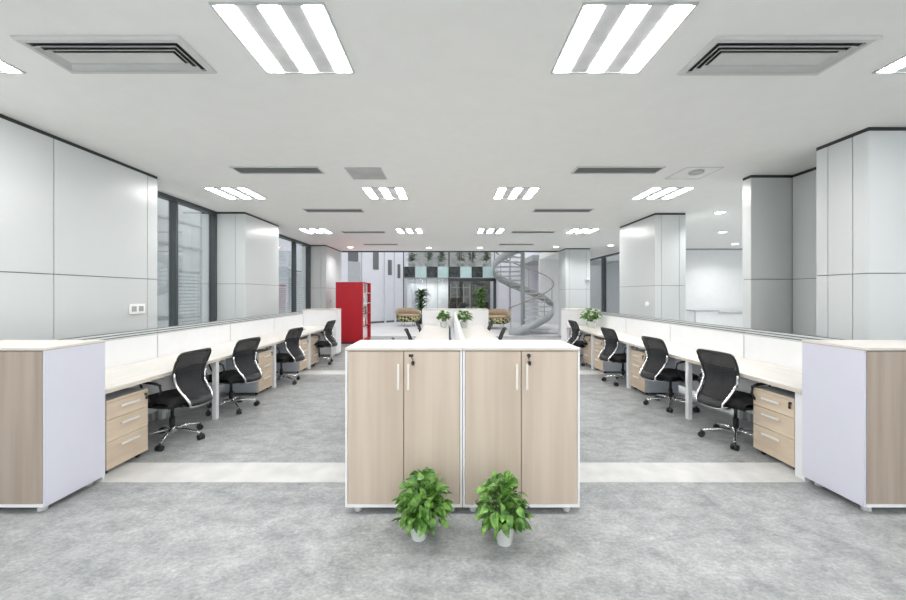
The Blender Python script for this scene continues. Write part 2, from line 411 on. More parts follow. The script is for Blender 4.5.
# shelving and chairs in the meeting room
r = thing('display_shelf', 'tall taupe shelf with pale boards inside the dark glazed meeting room', 'shelf', (.7, 22.7, 0))
m = MB()
for x in (-.6, -.2, .2, .6): m.box(x-.03, x+.03, -.15, .15, 0, 2.1)
m.build('upright', M['beige'], r)
m = MB()
for z in (.1, .7, 1.3, 1.9): m.box(-.57, .57, -.14, .14, z, z+.03)
m.build('board', M['shelfgrey'], r)
for i, x in enumerate((.20, .85, 2.15)):
    r = thing('armchair', ['dark armchair at the left of the dark glazed meeting room', 'dark armchair right of the leftmost one in the glazed meeting room', 'dark armchair at the right end of the glazed meeting room'][i], 'chair', (x, 21.0 if i < 2 else 21.9, 0), 0, 'armchairs in the meeting room')
    box(-.26, .26, -.25, .25, .0, .45).build('seat', M['fabric'], r, bevel=.04)
    box(-.26, .26, .17, .28, .45, 1.0).build('backrest', M['black'], r, bevel=.04)
r = thing('meeting_table', 'pale round-edged table inside the glazed meeting room', 'table', (1.45, 21.4, 0))
box(-.5, .5, -.35, .35, .71, .75).build('tabletop', M['shelfgrey'], r, bevel=.01)
MB().cyl((0,0,0), .22, .03, 20).cyl((0,0,.03), .04, .68, 12).build('pedestal', M['steel'], r)
# upper landing beyond the stair
box(3.75, 7.9, 16.35, 19.2, 3.0, 3.25).build('floor_landing', M['steel'], kind='structure')

# ------------------------------------------------------------------ ceiling fittings
def light_proto():
    r = thing('ceiling_light', '', 'ceiling light', (0,0,CH), 0, 'recessed three tube ceiling lights')
    f = MB(); h = .305; z0, z1 = -.010, -.001
    f.box(-h, h, -h, -h+.012, z0, z1); f.box(-h, h, h-.012, h, z0, z1); f.box(-h, -h+.012, -h+.012, h-.012, z0, z1); f.box(h-.012, h, -h+.012, h-.012, z0, z1)
    f.build('frame', M['alu'], r)
    for x in (-.118, .118): box(x-.055, x+.055, -.292, .292, -.005, -.001).build('reflector', M['tile'], r)
    for x in (-.232, 0, .232): box(x-.047, x+.047, -.285, .285, -.009, -.001).build('tube', M['tube'], r)
    return r
LX = (-3.225, -.955, 1.005, 3.225)
LY = (2.215, 5.54, 8.85)
rown = ('nearest row', 'second row', 'third and farthest row'); coln = ('far left', 'centre left', 'centre right', 'far right')
proto = None
for j, y in enumerate(LY):
    for i, x in enumerate(LX):
        lb = 'three tube ceiling light, %s of the %s' % (coln[i], rown[j])
        if proto is None: proto = light_proto(); proto.location = (x, y, CH); proto['label'] = lb
        else: dup(proto, (x, y, CH), 0, lb)
for i, x in enumerate(LX): dup(proto, (x, -1.08, CH), 0, 'three tube ceiling light behind the viewpoint, %s' % coln[i])
def square_vent(x0, x1, y0, y1, label):
    r = thing('ceiling_vent', label, 'air vent', ((x0+x1)/2, (y0+y1)/2, CH), 0, 'near louvred ceiling vents')
    w, h = (x1-x0)/2, (y1-y0)/2
    box(-w+.04, w-.04, -h+.04, h-.04, -.004, -.001).build('backing', M['ventdark'], r)
    f = MB()
    def ring(f, w0, h0, z0, w1, h1, z1):
        a = [(-w0,-h0,z0),(w0,-h0,z0),(w0,h0,z0),(-w0,h0,z0)]; c = [(-w1,-h1,z1),(w1,-h1,z1),(w1,h1,z1),(-w1,h1,z1)]
        for k in range(4): f.poly([a[k], a[(k+1)%4], c[(k+1)%4], c[k]])
    ring(f, w, h, -.002, w-.012, h-.012, -.016); ring(f, w-.012, h-.012, -.016, w-.04, h-.04, -.016); ring(f, w-.04, h-.04, -.016, w-.04, h-.04, -.002)
    f.build('frame', M['ventwhite'], r, thick=.002)
    for k in range(2):
        s = MB(); o = .062+.034*k
        ring(s, w-o, h-o, -.026, w-o-.016, h-o-.016, -.008); s.build('louvre', M['ventwhite'], r, thick=.003)
    o = .062+.034*2
    box(-w+o, w-o, -h+o, h-o, -.020, -.016).build('centre_plate', M['ventwhite'], r)
square_vent(-2.60, -1.60, 2.16, 2.52, 'rectangular louvred ceiling vent in front, left of the centre lights')
square_vent(1.58, 2.56, 2.16, 2.54, 'rectangular louvred ceiling vent in front, right of the centre lights')
vp = None
for j, (y0, y1) in enumerate(((4.37, 4.62), (6.53, 6.80), (8.86, 9.12), (11.1, 11.38))):
    for sx in (-1, 1):
        cx = -2.10 if sx < 0 else 2.07
        lb = 'narrow dark ceiling vent on the %s, %s' % ('left' if sx < 0 else 'right', ('beside the access panel', 'between the second and third light rows', 'level with the third light row', 'farthest back, before the atrium edge')[j])
        if vp is None:
            vp = thing('linear_vent', lb, 'air vent', (cx, (y0+y1)/2, CH), 0, 'narrow linear ceiling vents')
            box(-.51, .51, -.105, .105, -.004, -.001).build('backing', M['ventslat'], vp)
            f = MB(); f.box(-.53, .53, -.125, -.105, -.012, -.001).box(-.53, .53, .105, .125, -.012, -.001).box(-.53, -.51, -.105, .105, -.012, -.001).box(.51, .53, -.105, .105, -.012, -.001)
            f.build('frame', M['ventwhite'], vp)
            for y in (-.07, -.03, .01, .05): box(-.51, .51, y, y+.012, -.014, -.004).build('slat', M['ventslat'], vp)
        else: dup(vp, (cx, (y0+y1)/2, CH), 0, lb)
r = thing('access_panel', 'grey square ceiling access panel near the centre left light', 'access panel', (-1.045, 4.63, CH))
box(-.215, .215, -.215, .215, -.004, -.001).build('hatch', M['hatch'], r)
MB().box(-.225, .225, -.225, -.215, -.008, -.001).box(-.225, .225, .215, .225, -.008, -.001).box(-.225, -.215, -.215, .215, -.008, -.001).box(.215, .225, -.215, .215, -.008, -.001).build('frame', M['ventwhite'], r)
r = thing('access_panel', 'white square ceiling panel with grey sensor, right side', 'access panel', (3.09, 4.62, CH))
MB().box(-.225, .225, -.225, -.215, -.006, -.001).box(-.225, .225, .215, .225, -.006, -.001).box(-.225, -.215, -.215, .215, -.006, -.001).box(.215, .225, -.215, .215, -.006, -.001).build('frame', M['alu'], r)
box(-.215, .215, -.215, .215, -.003, -.001).build('hatch', M['ceiling'], r)
MB().lathe([(.085, 0), (.08, -.02), (.05, -.03)], 20, (0, -.06, -.003)).build('sensor', M['hatch'], r)
dl = None
for i, (x, y, lb) in enumerate(((-3.2, 11.85, 'round downlight at the left, in front of the left end column'), (-.66, 12.0, 'round downlight left of centre near the atrium edge'),
        (1.02, 12.0, 'round downlight right of centre near the atrium edge'), (3.45, 11.75, 'round downlight at the right, in front of the right end column'),
        (5.05, 11.4, 'round downlight over the opening to the right windows'), (5.05, 6.8, 'nearest round downlight in the side room'),
        (6.72, 8.96, 'middle round downlight in the side room'), (8.7, 11.1, 'farthest round downlight, by the back wall of the side room'))):
    if dl is None:
        dl = thing('downlight', lb, 'ceiling light', (x, y, CH), 0, 'round downlights')
        MB().lathe([(.10, -.001), (.10, -.010), (.085, -.012)], 24).build('trim_ring', M['ventwhite'], dl)
        MB().lathe([(.082, -.012), (.075, -.020)], 24).build('lamp', M['lamp'], dl)
    else: dup(dl, (x, y, CH), 0, lb)
    L = bpy.data.lights.new('downlight_beam', 'SPOT'); L.energy = 60 if i < 5 else (90 if i == 7 else 240); L.spot_size = 2.6; L.spot_blend = .8; L.shadow_soft_size = .03
    lo = bpy.data.objects.new('downlight_beam', L); COL.objects.link(lo); lo.location = (x, y, CH-.03)
for i, x in enumerate((-2.0, -1.2, -.4)):  # extra lamps added to brighten the lobby
    dup(dl, (x, 21.0, 2.42), 0, 'round downlight added to brighten the white lobby under the bridge, %s' % ('left', 'middle', 'right')[i], 'added lobby downlights')
    L = bpy.data.lights.new('downlight_beam', 'SPOT'); L.energy = 28; L.spot_size = 2.6; L.spot_blend = .8; L.shadow_soft_size = .03
    lo = bpy.data.objects.new('downlight_beam', L); COL.objects.link(lo); lo.location = (x, 21.0, 2.39)

# ------------------------------------------------------------------ storage cabinets
def cabinet(label, loc, rz, wood, side, key=0, w=.796, d=.437, group='low wooden cupboards', front_frame=True):
    """local: front at y=0 facing -y, centred in x."""
    r = thing('storage_cabinet', label, 'cabinet', loc, rz, group)
    h = w/2; z0, z1 = .048, 1.113; t = .014
    m = MB(); m.mi = 0
    m.box(-h+t, h-t, .02, d-.006, z0+.016, z1-.016)           # inner body
    m.mi = 1; m.box(-h+t, h-t, 0.0, d, z0, z0+.022)            # floor board edge
    m.box(-h+t, h-t, d-.006, d, z0+.022, z1)                   # back board
    m.build('body', [M['core'], M['carcass']], r)
    for s in (-1, 1):
        box(s*h, s*(h-t), 0, d, z0, z1).build('side_panel', side, r, bevel=.001)
    m = MB(); m.mi = 0; m.box(-h-.001, h+.001, -.004, d+.001, z1+.007, z1+.020); m.mi = 1; m.box(-h, h, -.002, d, z1, z1+.007)
    m.build('cabinet_top', [M['top'], M['edge']], r)
    for s in (-1, 1):
        dx0, dx1 = (-h+t+.003, -.0025) if s < 0 else (.0025, h-t-.003)
        dr = box(dx0, dx1, -.001, .017, z0+.024, z1-.004).build('door', wood, r, bevel=.0012)
        hx = s*.034
        hb = MB().box(hx-.007, hx+.007, -.032, -.024, .855, 1.03).box(hx-.005, hx+.005, -.024, -.001, .868, .88).box(hx-.005, hx+.005, -.024, -.001, 1.005, 1.017)
        hb.build('handle', M['nickel'], dr, bevel=.002)
        if s > 0 and key:
            if key == 1: box(.034, .066, -.006, -.001, 1.072, 1.090).build('lock', M['lock'], dr, bevel=.003)
            else: MB().lathe([(.013, 0), (.013, -.012), (.006, -.02)], 14, (.05, -.001, 1.082), 'y').build('lock', M['lock'], dr)
            kx = .064 if key == 1 else .052
            MB().tube([(kx-.01, -.014, 1.075), (kx, -.016, 1.05)], .003, 6).lathe([(.006, 0), (.011, .002), (.011, .012), (.006, .014)], 12, (kx, -.022, 1.036), 'y').box(kx-.008, kx+.010, -.020, -.014, 1.018, 1.045).build('key', M['lock'], dr)
    for sx in (-1, 1):
        for y in (.055, d-.06):
            MB().lathe([(.026, 0), (.028, .006), (.022, z0)], 14, (sx*(h-.075), y, 0)).build('foot', M['ventwhite'], r)
    return r
Z0 = 2.483
cabinet('pale oak double-door cupboard, left of the centre pair, square lock plate', (.092-.400, Z0, 0), 0, M['wood'], M['carcass'], 1)
cabinet('pale oak double-door cupboard, right of the centre pair, dangling key', (.092+.400, Z0, 0), 0, M['wood'], M['carcass'], 2)
cabinet('oak cupboard with cool white side at the near end of the left desk row', (-2.75-.398, Z0, 0), 0, M['woodshade'], M['lav'])
cabinet('oak cupboard with cool white side at the near end of the right desk row', (2.825+.398, Z0, 0), 0, M['woodshade'], M['lav'])
cabinet('white-backed cupboard closing the far end of the left desk row', (-2.72-.398, 9.20, 0), PI, M['woodshade'], M['carcass'])
cabinet('white-backed cupboard closing the far end of the right desk row', (2.825+.398, 9.20, 0), PI, M['woodshade'], M['carcass'])
cabinet('white-backed cupboard at the far end of the centre desks, left one', (.15-.400, 9.20, 0), PI, M['wood'], M['carcass'])
cabinet('white-backed cupboard at the far end of the centre desks, right one', (.15+.400, 9.20, 0), PI, M['wood'], M['carcass'])

# ------------------------------------------------------------------ desk rows
SP = 1.46; Y0 = 2.92
nth = ('nearest', 'second', 'third', 'farthest')
def side_row(s, xf, xd, word):
    """s=-1 left, +1 right; xf = front edge, xd = partition face"""
    for i in range(4):
        ya = Y0+.004+SP*i; L = SP-.006
        r = thing('office_desk', 'cream-topped desk, %s of four in the %s row' % (nth[i], word), 'desk', (xf, ya, 0), 0, 'desks of the %s row' % word)
        D = abs(xd-xf)-.006
        t = MB(); t.box(0, s*D, .0, L, .726, .735); t.mi = 1; t.box(0, s*D, .0, L, .698, .726); t.build('desktop', [M['desk'], M['deskedge']], r)
        legs = [(L-.03, L+.027)] if i < 3 else [(L-.06, L-.004)]
        if i == 0: legs.append((.0, .02 if s < 0 else .085))
        for a, c in legs:
            box(s*.025, s*.075, a, c, 0, .697).build('leg', M['metal'], r, bevel=.004)
            box(s*(D-.08), s*(D-.03), a, c, 0, .697).build('leg', M['metal'], r, bevel=.004)
        box(s*.08, s*(D-.085), L/2-.02, L/2+.02, .65, .697).build('crossbar', M['metal'], r)
        box(s*(D-.20), s*(D-.185), .08, L-.08, .38, .697).build('modesty_panel', M['screen'], r)
        # partition
        p = thing('desk_partition', 'white desk partition with grey triple rail behind the %s desk of the %s row' % (nth[i], word), 'partition', (xd, ya, 0), 0, 'partitions of the %s row' % word)
        y0, y1 = .006, SP-.006
        box(0, s*.04, y0, y1, .10, 1.014).build('panel', M['screen'], p)
        f = MB()
        f.mi = 1; f.box(s*.004, s*.036, y0, y1, 1.015, 1.090)
        f.mi = 0
        for z in (1.015, 1.042, 1.069): f.box(-s*.002, s*.046, y0-.005, y1+.005, z, z+.017)
        f.build('top_rail', [M['railgrey'], M['groove']], p)
        box(-s*.004, s*.044, y1-.002, y1+.006, .0, 1.0).build('post', M['alu'], p)
        for a in (.05, SP-.09): box(0.004, s*.036, a, a+.04, 0, .099).build('foot', M['alu'], p)
side_row(-1, -2.75, -3.50, 'left')
side_row(1, 2.825, 3.54, 'right')
# centre island
for word, xf, xb, s in (('left', -.58, 0.0, 1), ('right', .83, .215, -1)):
    for i in range(4):
        ya = Y0+.004+SP*i; L = SP-.004
        r = thing('office_desk', 'white desk on the %s side of the centre island, %s from the front cupboards' % (word, nth[i]), 'desk', (xf, ya, 0), 0, 'desks of the centre island')
        D = abs(xb-xf)
        box(0, s*D, 0, L, .722, .748).build('desktop', M['top'], r, bevel=.004)
        for a, c in ((L-.06, L-.005),)+(((.006, .06),) if i == 0 else ()):
            box(s*.025, s*.075, a, c, 0, .721).build('leg', M['metal'], r, bevel=.004)
            box(s*(D-.08), s*(D-.03), a, c, 0, .721).build('leg', M['metal'], r, bevel=.004)
for i in range(4):
    ya = Y0+.004+SP*i
    p = thing('desk_partition', 'white centre island screen between facing desks, %s from the front cupboards' % nth[i], 'partition', (.135, ya, 0), 0, 'partitions of the centre island')
    box(-.02, .02, .004, SP-.006, .10, 1.03).build('panel', M['screen'], p)
    box(-.026, .026, .002, SP-.004, 1.031, 1.06).build('top_rail', M['metal'], p, bevel=.003)
    box(-.10, -.021, .01, SP-.01, .62, .70).build('cable_tray', M['greymetal'], p)
    for a in (.05, SP-.09): box(-.018, .018, a, a+.04, 0, .099).build('foot', M['alu'], p)

# ------------------------------------------------------------------ drawer pedestals
def pedestal_proto():
    """front faces +x at x=0, width along y 0..w"""
    r = thing('drawer_pedestal', '', 'drawer unit', (0,0,0), 0, 'drawer pedestals under the desks')
    w, d = .42, .50; z0, z1 = .045, .622
    box(-d, -.02, 0, w, z0, z1-.0).build('body', M['greymetal'], r, bevel=.003)
    zs = ((.050, .275), (.279, .455), (.459, .598))
    for a, c in zs:
        dr = box(-.019, 0, .004, w-.004, a, c).build('drawer', M['drawer'], r, bevel=.002)
        zc = c-.05
        MB().box(.016, .026, w/2-.092, w/2+.092, zc-.010, zc+.010).box(.0005, .016, w/2-.07, w/2-.055, zc-.004, zc+.004).box(.0005, .016, w/2+.055, w/2+.07, zc-.004, zc+.004).build('handle', M['nickel'], dr, bevel=.002)
    lid = box(-.019, 0, .004, w-.004, .601, z1).build('fascia', M['drawer'], r)
    lk = MB().lathe([(.011, .0005), (.011, .012)], 12, (0, w-.035, .578), 'x').build('lock', M['lock'], r)
    MB().box(.013, .016, w-.043, w-.027, .545, .585).lathe([(.009, .008), (.009, .018)], 10, (0, w-.035, .54), 'x').build('key', M['lock'], lk)
    for x in (-.06, -d+.06):
        for y in (.05, w-.05):
            MB().lathe([(.018, -.01), (.018, .01)], 12, (x, y, .018), 'y').box(x-.012, x+.012, y-.012, y+.012, .03, .045).build('caster', M['black'], r)
    return r
pp = pedestal_proto()
PL = ((2.985, 'near end, beside the near cupboard'), (5.38, 'second desk'), (6.85, 'third desk'), (7.43, 'farthest desk'))
for i, (y, wd) in enumerate(PL):
    lb = 'three-drawer pedestal of the left row, under the %s' % ('nearest desk beside the near cupboard', 'second desk', 'third desk', 'farthest desk')[i]
    if i == 0: pp.location = (-2.805, y, 0); pp['label'] = lb
    else: dup(pp, (-2.805, y, 0), 0, lb)
    lb = lb.replace('left', 'right')
    dup(pp, (2.885, y+.42+(.06 if i == 0 else 0), 0), PI, lb)

# ------------------------------------------------------------------ office chairs
def chair_proto():
    """faces +y; hub at the origin"""
    r = thing('office_chair', '', 'chair', (0,0,0), 0, 'black mesh office chairs')
    b = MB(); b.lathe([(.032, .07), (.038, .085), (.036, .125), (.028, .14)], 16)
    for k in range(5):
        a = 2*PI*k/5+.31; c, s = math.cos(a), math.sin(a)
        b.tube([(c*.02, s*.02, .115), (c*.15, s*.15, .105), (c*.27, s*.27, .078), (c*.295, s*.295, .07)], [.022, .018, .013, .012], 8, .8)
    b.build('star_base', M['chrome'], r)
    for k in range(5):
        a = 2*PI*k/5+.31; c, s = math.cos(a)*.295, math.sin(a)*.295
        w = MB()
        ph = a+1.1
        for t in (-.016, .016):
            o = Vector((math.cos(ph)*t, math.sin(ph)*t, 0))
            dirv = Vector((math.cos(ph), math.sin(ph), 0)); tv = Vector((-math.sin(ph), math.cos(ph), 0))
            ring = []
            for hh in (-.011, .011):
                ring.append([w.bm.verts.new(Vector((c, s, .030))+o+dirv*hh+tv*math.cos(2*PI*q/14)*.029+Vector((0,0,1))*math.sin(2*PI*q/14)*.029) for q in range(14)])
            for q in range(14): w.bm.faces.new((ring[0][q], ring[0][(q+1)%14], ring[1][(q+1)%14], ring[1][q]))
            w.bm.faces.new(ring[0][::-1]); w.bm.faces.new(ring[1])
        w.cyl((c, s, .035), .010, .045, 8)
        w.build('caster', M['black'], r)
    MB().cyl((0,0,.135), .026, .10, 14).cyl((0,0,.235), .016, .14, 14).build('gas_lift', M['black'], r)
    MB().box(-.08, .08, -.13, .10, .355, .40).box(-.02, .02, -.27, -.10, .36, .385).tube([(.07, .03, .375), (.20, .03, .37), (.23, .035, .365)], .007, 6).build('tilt_mechanism', M['black'], r, bevel=.006)
    # seat: rounded cushion with waterfall front
    rows = []
    s = MB()
    n = 12
    prof = [(-.24, .415), (-.245, .45), (-.20, .475), (0, .468), (.15, .47), (.23, .455), (.255, .425), (.235, .40)]
    for (y, z) in prof:
        rr = []
        for k in range(n+1):
            u = -1+2*k/n; x = u*.245; e = abs(u)**4
            rr.append((x*(1-.04*(y > .2)), y*(1-.10*e), z+.012*u*u-.035*e))
        rows.append(rr)
    s.grid(rows)
    s.grid([[(x, y, .40) for x in (-.235, .235)] for y in (-.225, .225)])
    s.build('seat', M['fabric'], r, thick=.012)
    # back
    def prof_y(z):
        pts = [(.38, -.385), (.42, -.378), (.48, -.330), (.55, -.270), (.63, -.225), (.71, -.228), (.82, -.272), (.95, -.335)]
        for (a, ya), (b_, yb) in zip(pts, pts[1:]):
            if z <= b_: t = (z-a)/(b_-a); return ya+(yb-ya)*t
        return pts[-1][1]
    def half(z):
        pts = [(.38, .11), (.42, .128), (.50, .145), (.60, .158), (.68, .170), (.78, .188), (.86, .192), (.90, .184), (.92, .160)]
        for (a, ya), (b_, yb) in zip(pts, pts[1:]):
            if z <= b_: t = (z-a)/(b_-a); return ya+(yb-ya)*t
        return pts[-1][1]
    def curve(u): return -.030*(1-u*u)       # centre set back behind the edges
    zs = [.40, .42, .45, .48, .52, .56, .60, .65, .70, .75, .80, .84, .87, .90, .917]
    g = MB(); g.grid([[(half(z)*(-1+2*k/10), prof_y(z)+.03+curve(-1+2*k/10), z) for k in range(11)] for z in zs])
    bk = g.build('backrest', M['mesh'], r, thick=.004)
    # black upper frame
    zf = [z for z in zs if z >= .60]
    pl = [(-half(z), prof_y(z)+.03, z) for z in zf]; pr = [(half(z), prof_y(z)+.03, z) for z in zf[::-1]]
    topz = .918; mid = [(.16*math.cos(t*PI/8), prof_y(topz)+.03+curve(math.cos(t*PI/8)*.75), topz+.010*math.sin(t*PI/8)) for t in range(7, 0, -1)]
    MB().tube(pl+mid+pr, .011, 8).build('back_frame', M['black'], r)
    MB().grid([[(half(z)*(-1+2*k/10)*.98, prof_y(z)+.026+curve(-1+2*k/10), z) for k in range(11)] for z in (.395, .42, .445, .47)]).build('lumbar_band', M['black'], r, thick=.012)
    MB().grid([[(half(z)*(-1+2*k/10)*.98, prof_y(z)+.020+curve(-1+2*k/10), z) for k in range(11)] for z in (.775, .785)]).build('mesh_seam', M['black'], r, thick=.004)
    # chrome side rails sweeping under the seat
    for sx in (-1, 1):
        pts = [(sx*(half(z)+.008), prof_y(z)+.012, z) for z in (.72, .68, .64, .60, .56, .52, .48, .44)]
        pts += [(sx*.130, -.350, .405), (sx*.125, -.33, .388), (sx*.12, -.25, .380), (sx*.08, -.15, .378)]
        MB().tube(pts, [.008]+[.012]*(len(pts)-1), 8, 1.0).build('back_rail', M['chrome'], r)
    MB().tube([(-.125, -.33, .388), (-.07, -.365, .388), (.07, -.365, .388), (.125, -.33, .388)], .010, 8).build('lower_rail', M['chrome'], r)
    # armrests: loop down to the seat frame
    for sx in (-1, 1):
        ar = MB().tube([(sx*.262, -.15, .625), (sx*.275, -.09, .648), (sx*.275, .03, .652), (sx*.265, .15, .645), (sx*.245, .20, .63)], [.015, .022, .022, .02, .014], 8, .55).build('armrest', M['black'], r)
        MB().tube([(sx*.262, -.14, .625), (sx*.275, -.17, .57), (sx*.262, -.10, .49), (sx*.24, -.02, .42), (sx*.16, 0, .385)], .011, 8).tube([(sx*.268, .08, .642), (sx*.275, .02, .56), (sx*.255, -.02, .46)], .009, 8).build('arm_bracket', M['black'], ar)
    return r
cp = chair_proto()
first = True
def chair(x, y, rz, label, group, star):
    global first
    if first: o = cp; cp.location = (x, y, 0); cp.rotation_euler = (0,0,rz); cp['label'] = label; cp['group'] = group; first = False
    else: o = dup(cp, (x, y, 0), rz, label, group)
    for c in o.children:
        if c.name.startswith(('star_base', 'caster')): c.rotation_euler = (0, 0, math.radians(star))
# rz: +90deg -> faces -x (left row); -90deg -> faces +x (right row)
D = math.radians
for x, y, a, w, st in ((-2.85, 3.76, 80, 'nearest', -26), (-2.84, 4.76, 76, 'second', 8), (-2.83, 6.16, 78, 'third', 25), (-2.80, 7.86, 82, 'farthest', 20)):
    chair(x, y, D(a), 'black mesh swivel chair at the %s desk of the left row' % w, 'chairs of the left row', st)
for x, y, a, w, st in ((2.93, 3.73, -75, 'nearest', 0), (2.95, 4.86, -79, 'second', 10), (2.93, 6.15, -81, 'third', 0), (2.93, 7.86, -84, 'farthest', 20)):
    chair(x, y, D(a), 'black mesh swivel chair at the %s desk of the right row' % w, 'chairs of the right row', st)
for x, y, a, w in ((-.41, 4.72, -74, 'second'), (-.40, 5.95, -86, 'third'), (-.40, 7.75, -90, 'farthest')):
    chair(x, y, D(a), 'black mesh swivel chair left of the centre island, at its %s desk' % w, 'chairs of the centre island', 0)
for x, y, a, w in ((.64, 6.15, 86, 'third'), (.64, 7.85, 90, 'farthest')):
    chair(x, y, D(a), 'black mesh swivel chair right of the centre island, at its %s desk' % w, 'chairs of the centre island', 0)

# ------------------------------------------------------------------ plants
def leaf(m, base, dirv, L, W, droop, roll, rnd):
    d = Vector(dirv).normalized(); side = d.cross(Vector((0,0,1)))
    if side.length < .05: side = Vector((1,0,0))
    side.normalize(); side = Matrix.Rotation(roll, 3, d) @ side; up = side.cross(d)
    sec = [(0, .15), (.10, .75), (.30, 1.0), (.55, .88), (.80, .48), (1, .0)]
    rows = []
    for t, wv in sec:
        c = Vector(base)+d*(L*t)-Vector((0,0,1))*(droop*L*t*t)
        hw = W*.5*max(wv, .03)
        rows.append([c-side*hw+up*hw*.35, c, c+side*hw+up*hw*.35])
    m.grid(rows)
def bush(label, loc, R, H, n, potr, poth, mats, group, ls=(.07, .05), name='potted_plant', seed=1, pot_mat='pot', zbias=.25, fx=0):
    rnd = random.Random(seed)
    r = thing(name, label, 'plant', loc, 0, group)
    MB().lathe([(potr*.68, 0), (potr*.72, .004), (potr, poth-.012), (potr*1.06, poth-.010), (potr*1.06, poth), (potr*.92, poth), (potr*.9, poth-.02)], 24).build('pot', M[pot_mat], r)
    MB().lathe([(potr*.88, poth-.022), (potr*.86, poth-.012)], 20).build('soil', M['soil'], r)
    lv = MB(); st = MB()
    for k in range(n):
        a = rnd.uniform(0, 2*PI); e = math.acos(rnd.uniform(-zbias, 1))     # elevation from the vertical
        q = rnd.uniform(.55, 1.14)
        c = Vector((0, 0, poth+H*.30))
        p = c+Vector((math.cos(a)*math.sin(e)*R*q, math.sin(a)*math.sin(e)*R*q, math.cos(e)*(H*(.66 if math.cos(e) > 0 else .5))*q))
        if p.z < poth*.75 and math.hypot(p.x, p.y) < potr*1.35:
            f = potr*1.35/max(.001, math.hypot(p.x, p.y)); p.x *= f; p.y *= f
        p.x += fx*max(0, min(1, (p.z-poth*.6)/.1))
        out = Vector((math.cos(a)*math.sin(e), math.sin(a)*math.sin(e), math.cos(e)*.8-.15))
        out += Vector((rnd.uniform(-.5, .5), rnd.uniform(-.5, .5), rnd.uniform(-.5, .6)))
        L = ls[0]*rnd.uniform(.7, 1.25); W = ls[1]*rnd.uniform(.75, 1.2)
        leaf(lv, p-out.normalized()*L*.4, out, L, W, rnd.uniform(.1, .5), rnd.uniform(-.8, .8), rnd)
        if k % 3 == 0:
            b0 = Vector((rnd.uniform(-.4, .4)*potr, rnd.uniform(-.4, .4)*potr, poth-.015))
            st.tube([b0, (b0+p)/2+Vector((0,0,H*.10)), p-out.normalized()*L*.38], .0022, 5)
    lv.build('foliage', M[mats], r); st.build('stems', M['stem'], r)
    return r
bush('leafy green plant in a white pot on the floor, left of the front pair', (-.185, 2.25, 0), .155, .28, 260, .064, .125, 'leaf', 'leafy plants on the floor', (.066, .050), seed=3, fx=.03, zbias=.5)
bush('leafy green plant in a white pot on the floor, right of the front pair', (.335, 2.205, 0), .140, .28, 230, .064, .125, 'leaf', 'leafy plants on the floor', (.066, .048), seed=8, fx=-.01, zbias=.5)
bush('small green plant in white pot on the centre island, left of the screen', (-.13, 8.3, .749), .13, .26, 90, .085, .13, 'leaf', 'small desk plants', (.09, .06), seed=5)
bush('small green plant in white pot on the centre island, right of the screen', (.33, 8.15, .749), .17, .26, 90, .085, .13, 'leaf', 'small desk plants', (.09, .06), seed=6)
bush('small green plant in white pot on the far end of the right desk row', (3.27, 8.42, .736), .20, .30, 110, .10, .14, 'leaf', 'small desk plants', (.09, .06), seed=7)

def palm(label, loc, H, n, seed, mat='leafdark', spread=.35, group='tall lounge plants', ph=.45, pot='darkpot'):
    rnd = random.Random(seed)
    r = thing('tall_potted_plant', label, 'plant', loc, 0, group)
    MB().lathe([(.15, 0), (.20, ph-.03), (.215, ph-.03), (.215, ph), (.19, ph), (.18, ph-.04)], 20).build('planter', M[pot], r)
    tr = MB().tube([(0,0,ph-.05), (.01, 0, ph+(H-ph)*.35), (0, .01, ph+(H-ph)*.7)], [.022, .018, .01], 7).build('trunk', M['stem'], r)
    lv = MB()
    for k in range(n):
        t = rnd.uniform(.15, .95); z = ph+(H-ph)*t*.78
        a = rnd.uniform(0, 2*PI); up = rnd.uniform(.2, 1.4)
        leaf(lv, (0, 0, z), (math.cos(a), math.sin(a), up), spread*rnd.uniform(.8, 1.3), .075*rnd.uniform(.7, 1.4), rnd.uniform(.2, .7), rnd.uniform(-.5, .5), rnd)
    lv.build('foliage', M[mat], r)
palm('tall dark leafy plant in front of the white lobby glazing', (-1.38, 18.3, 0), 2.05, 170, 11, spread=.5)
palm('tall bright green plant in front of the dark meeting room', (1.60, 18.3, 0), 2.15, 150, 12, mat='leaf', spread=.48)
for i, x in enumerate((-2.1, -1.15, -.45, .62, 1.30, 2.10)):
    palm('plant on the upper floor, %s from the left' % ('first', 'second', 'third', 'fourth', 'fifth', 'sixth')[i], (x, 20.6, 2.981), .98+.08*(i % 2), 70, 30+i, 'leafgrey', .38, 'plants on the upper floor', .25, 'shelfgrey')

# ------------------------------------------------------------------ red book cabinet
r = thing('red_bookcase', 'tall glossy red bookcase with open grey shelves facing the aisle', 'bookcase', (-2.99, 10.95, 0))
w2, dp, H = .41, 1.10, 1.86
m = MB(); m.box(-w2, w2, 0, .03, .05, H); m.box(-w2, w2, dp-.03, dp, .05, H); m.box(-w2, w2, .03, dp-.03, H-.03, H); m.box(-w2, w2, .03, dp-.03, .05, .09); m.box(-w2, -w2+.03, .03, dp-.03, .09, H-.03)
m.build('carcass', M['red'], r, bevel=.006)
box(-w2+.02, w2-.02, .02, dp-.02, 0, .05).build('plinth', M['core'], r)
for k, z in enumerate((.50, .88, 1.20, 1.52)):
    box(-w2+.03, w2-.01, .031, dp-.031, z, z+.02).build('shelf', M['carcass' if k > 1 else 'red'], r)
box(w2-.12, w2-.11, .031, dp-.031, .09, H-.03).build('back_board', M['carcass'], r)
m = MB()
for k in range(22): m.box(w2, w2+.008, .004, .032, .12+k*.08, .165+k*.08)
m.build('white_studs', M['carcass'], r)
rb = random.Random(4)
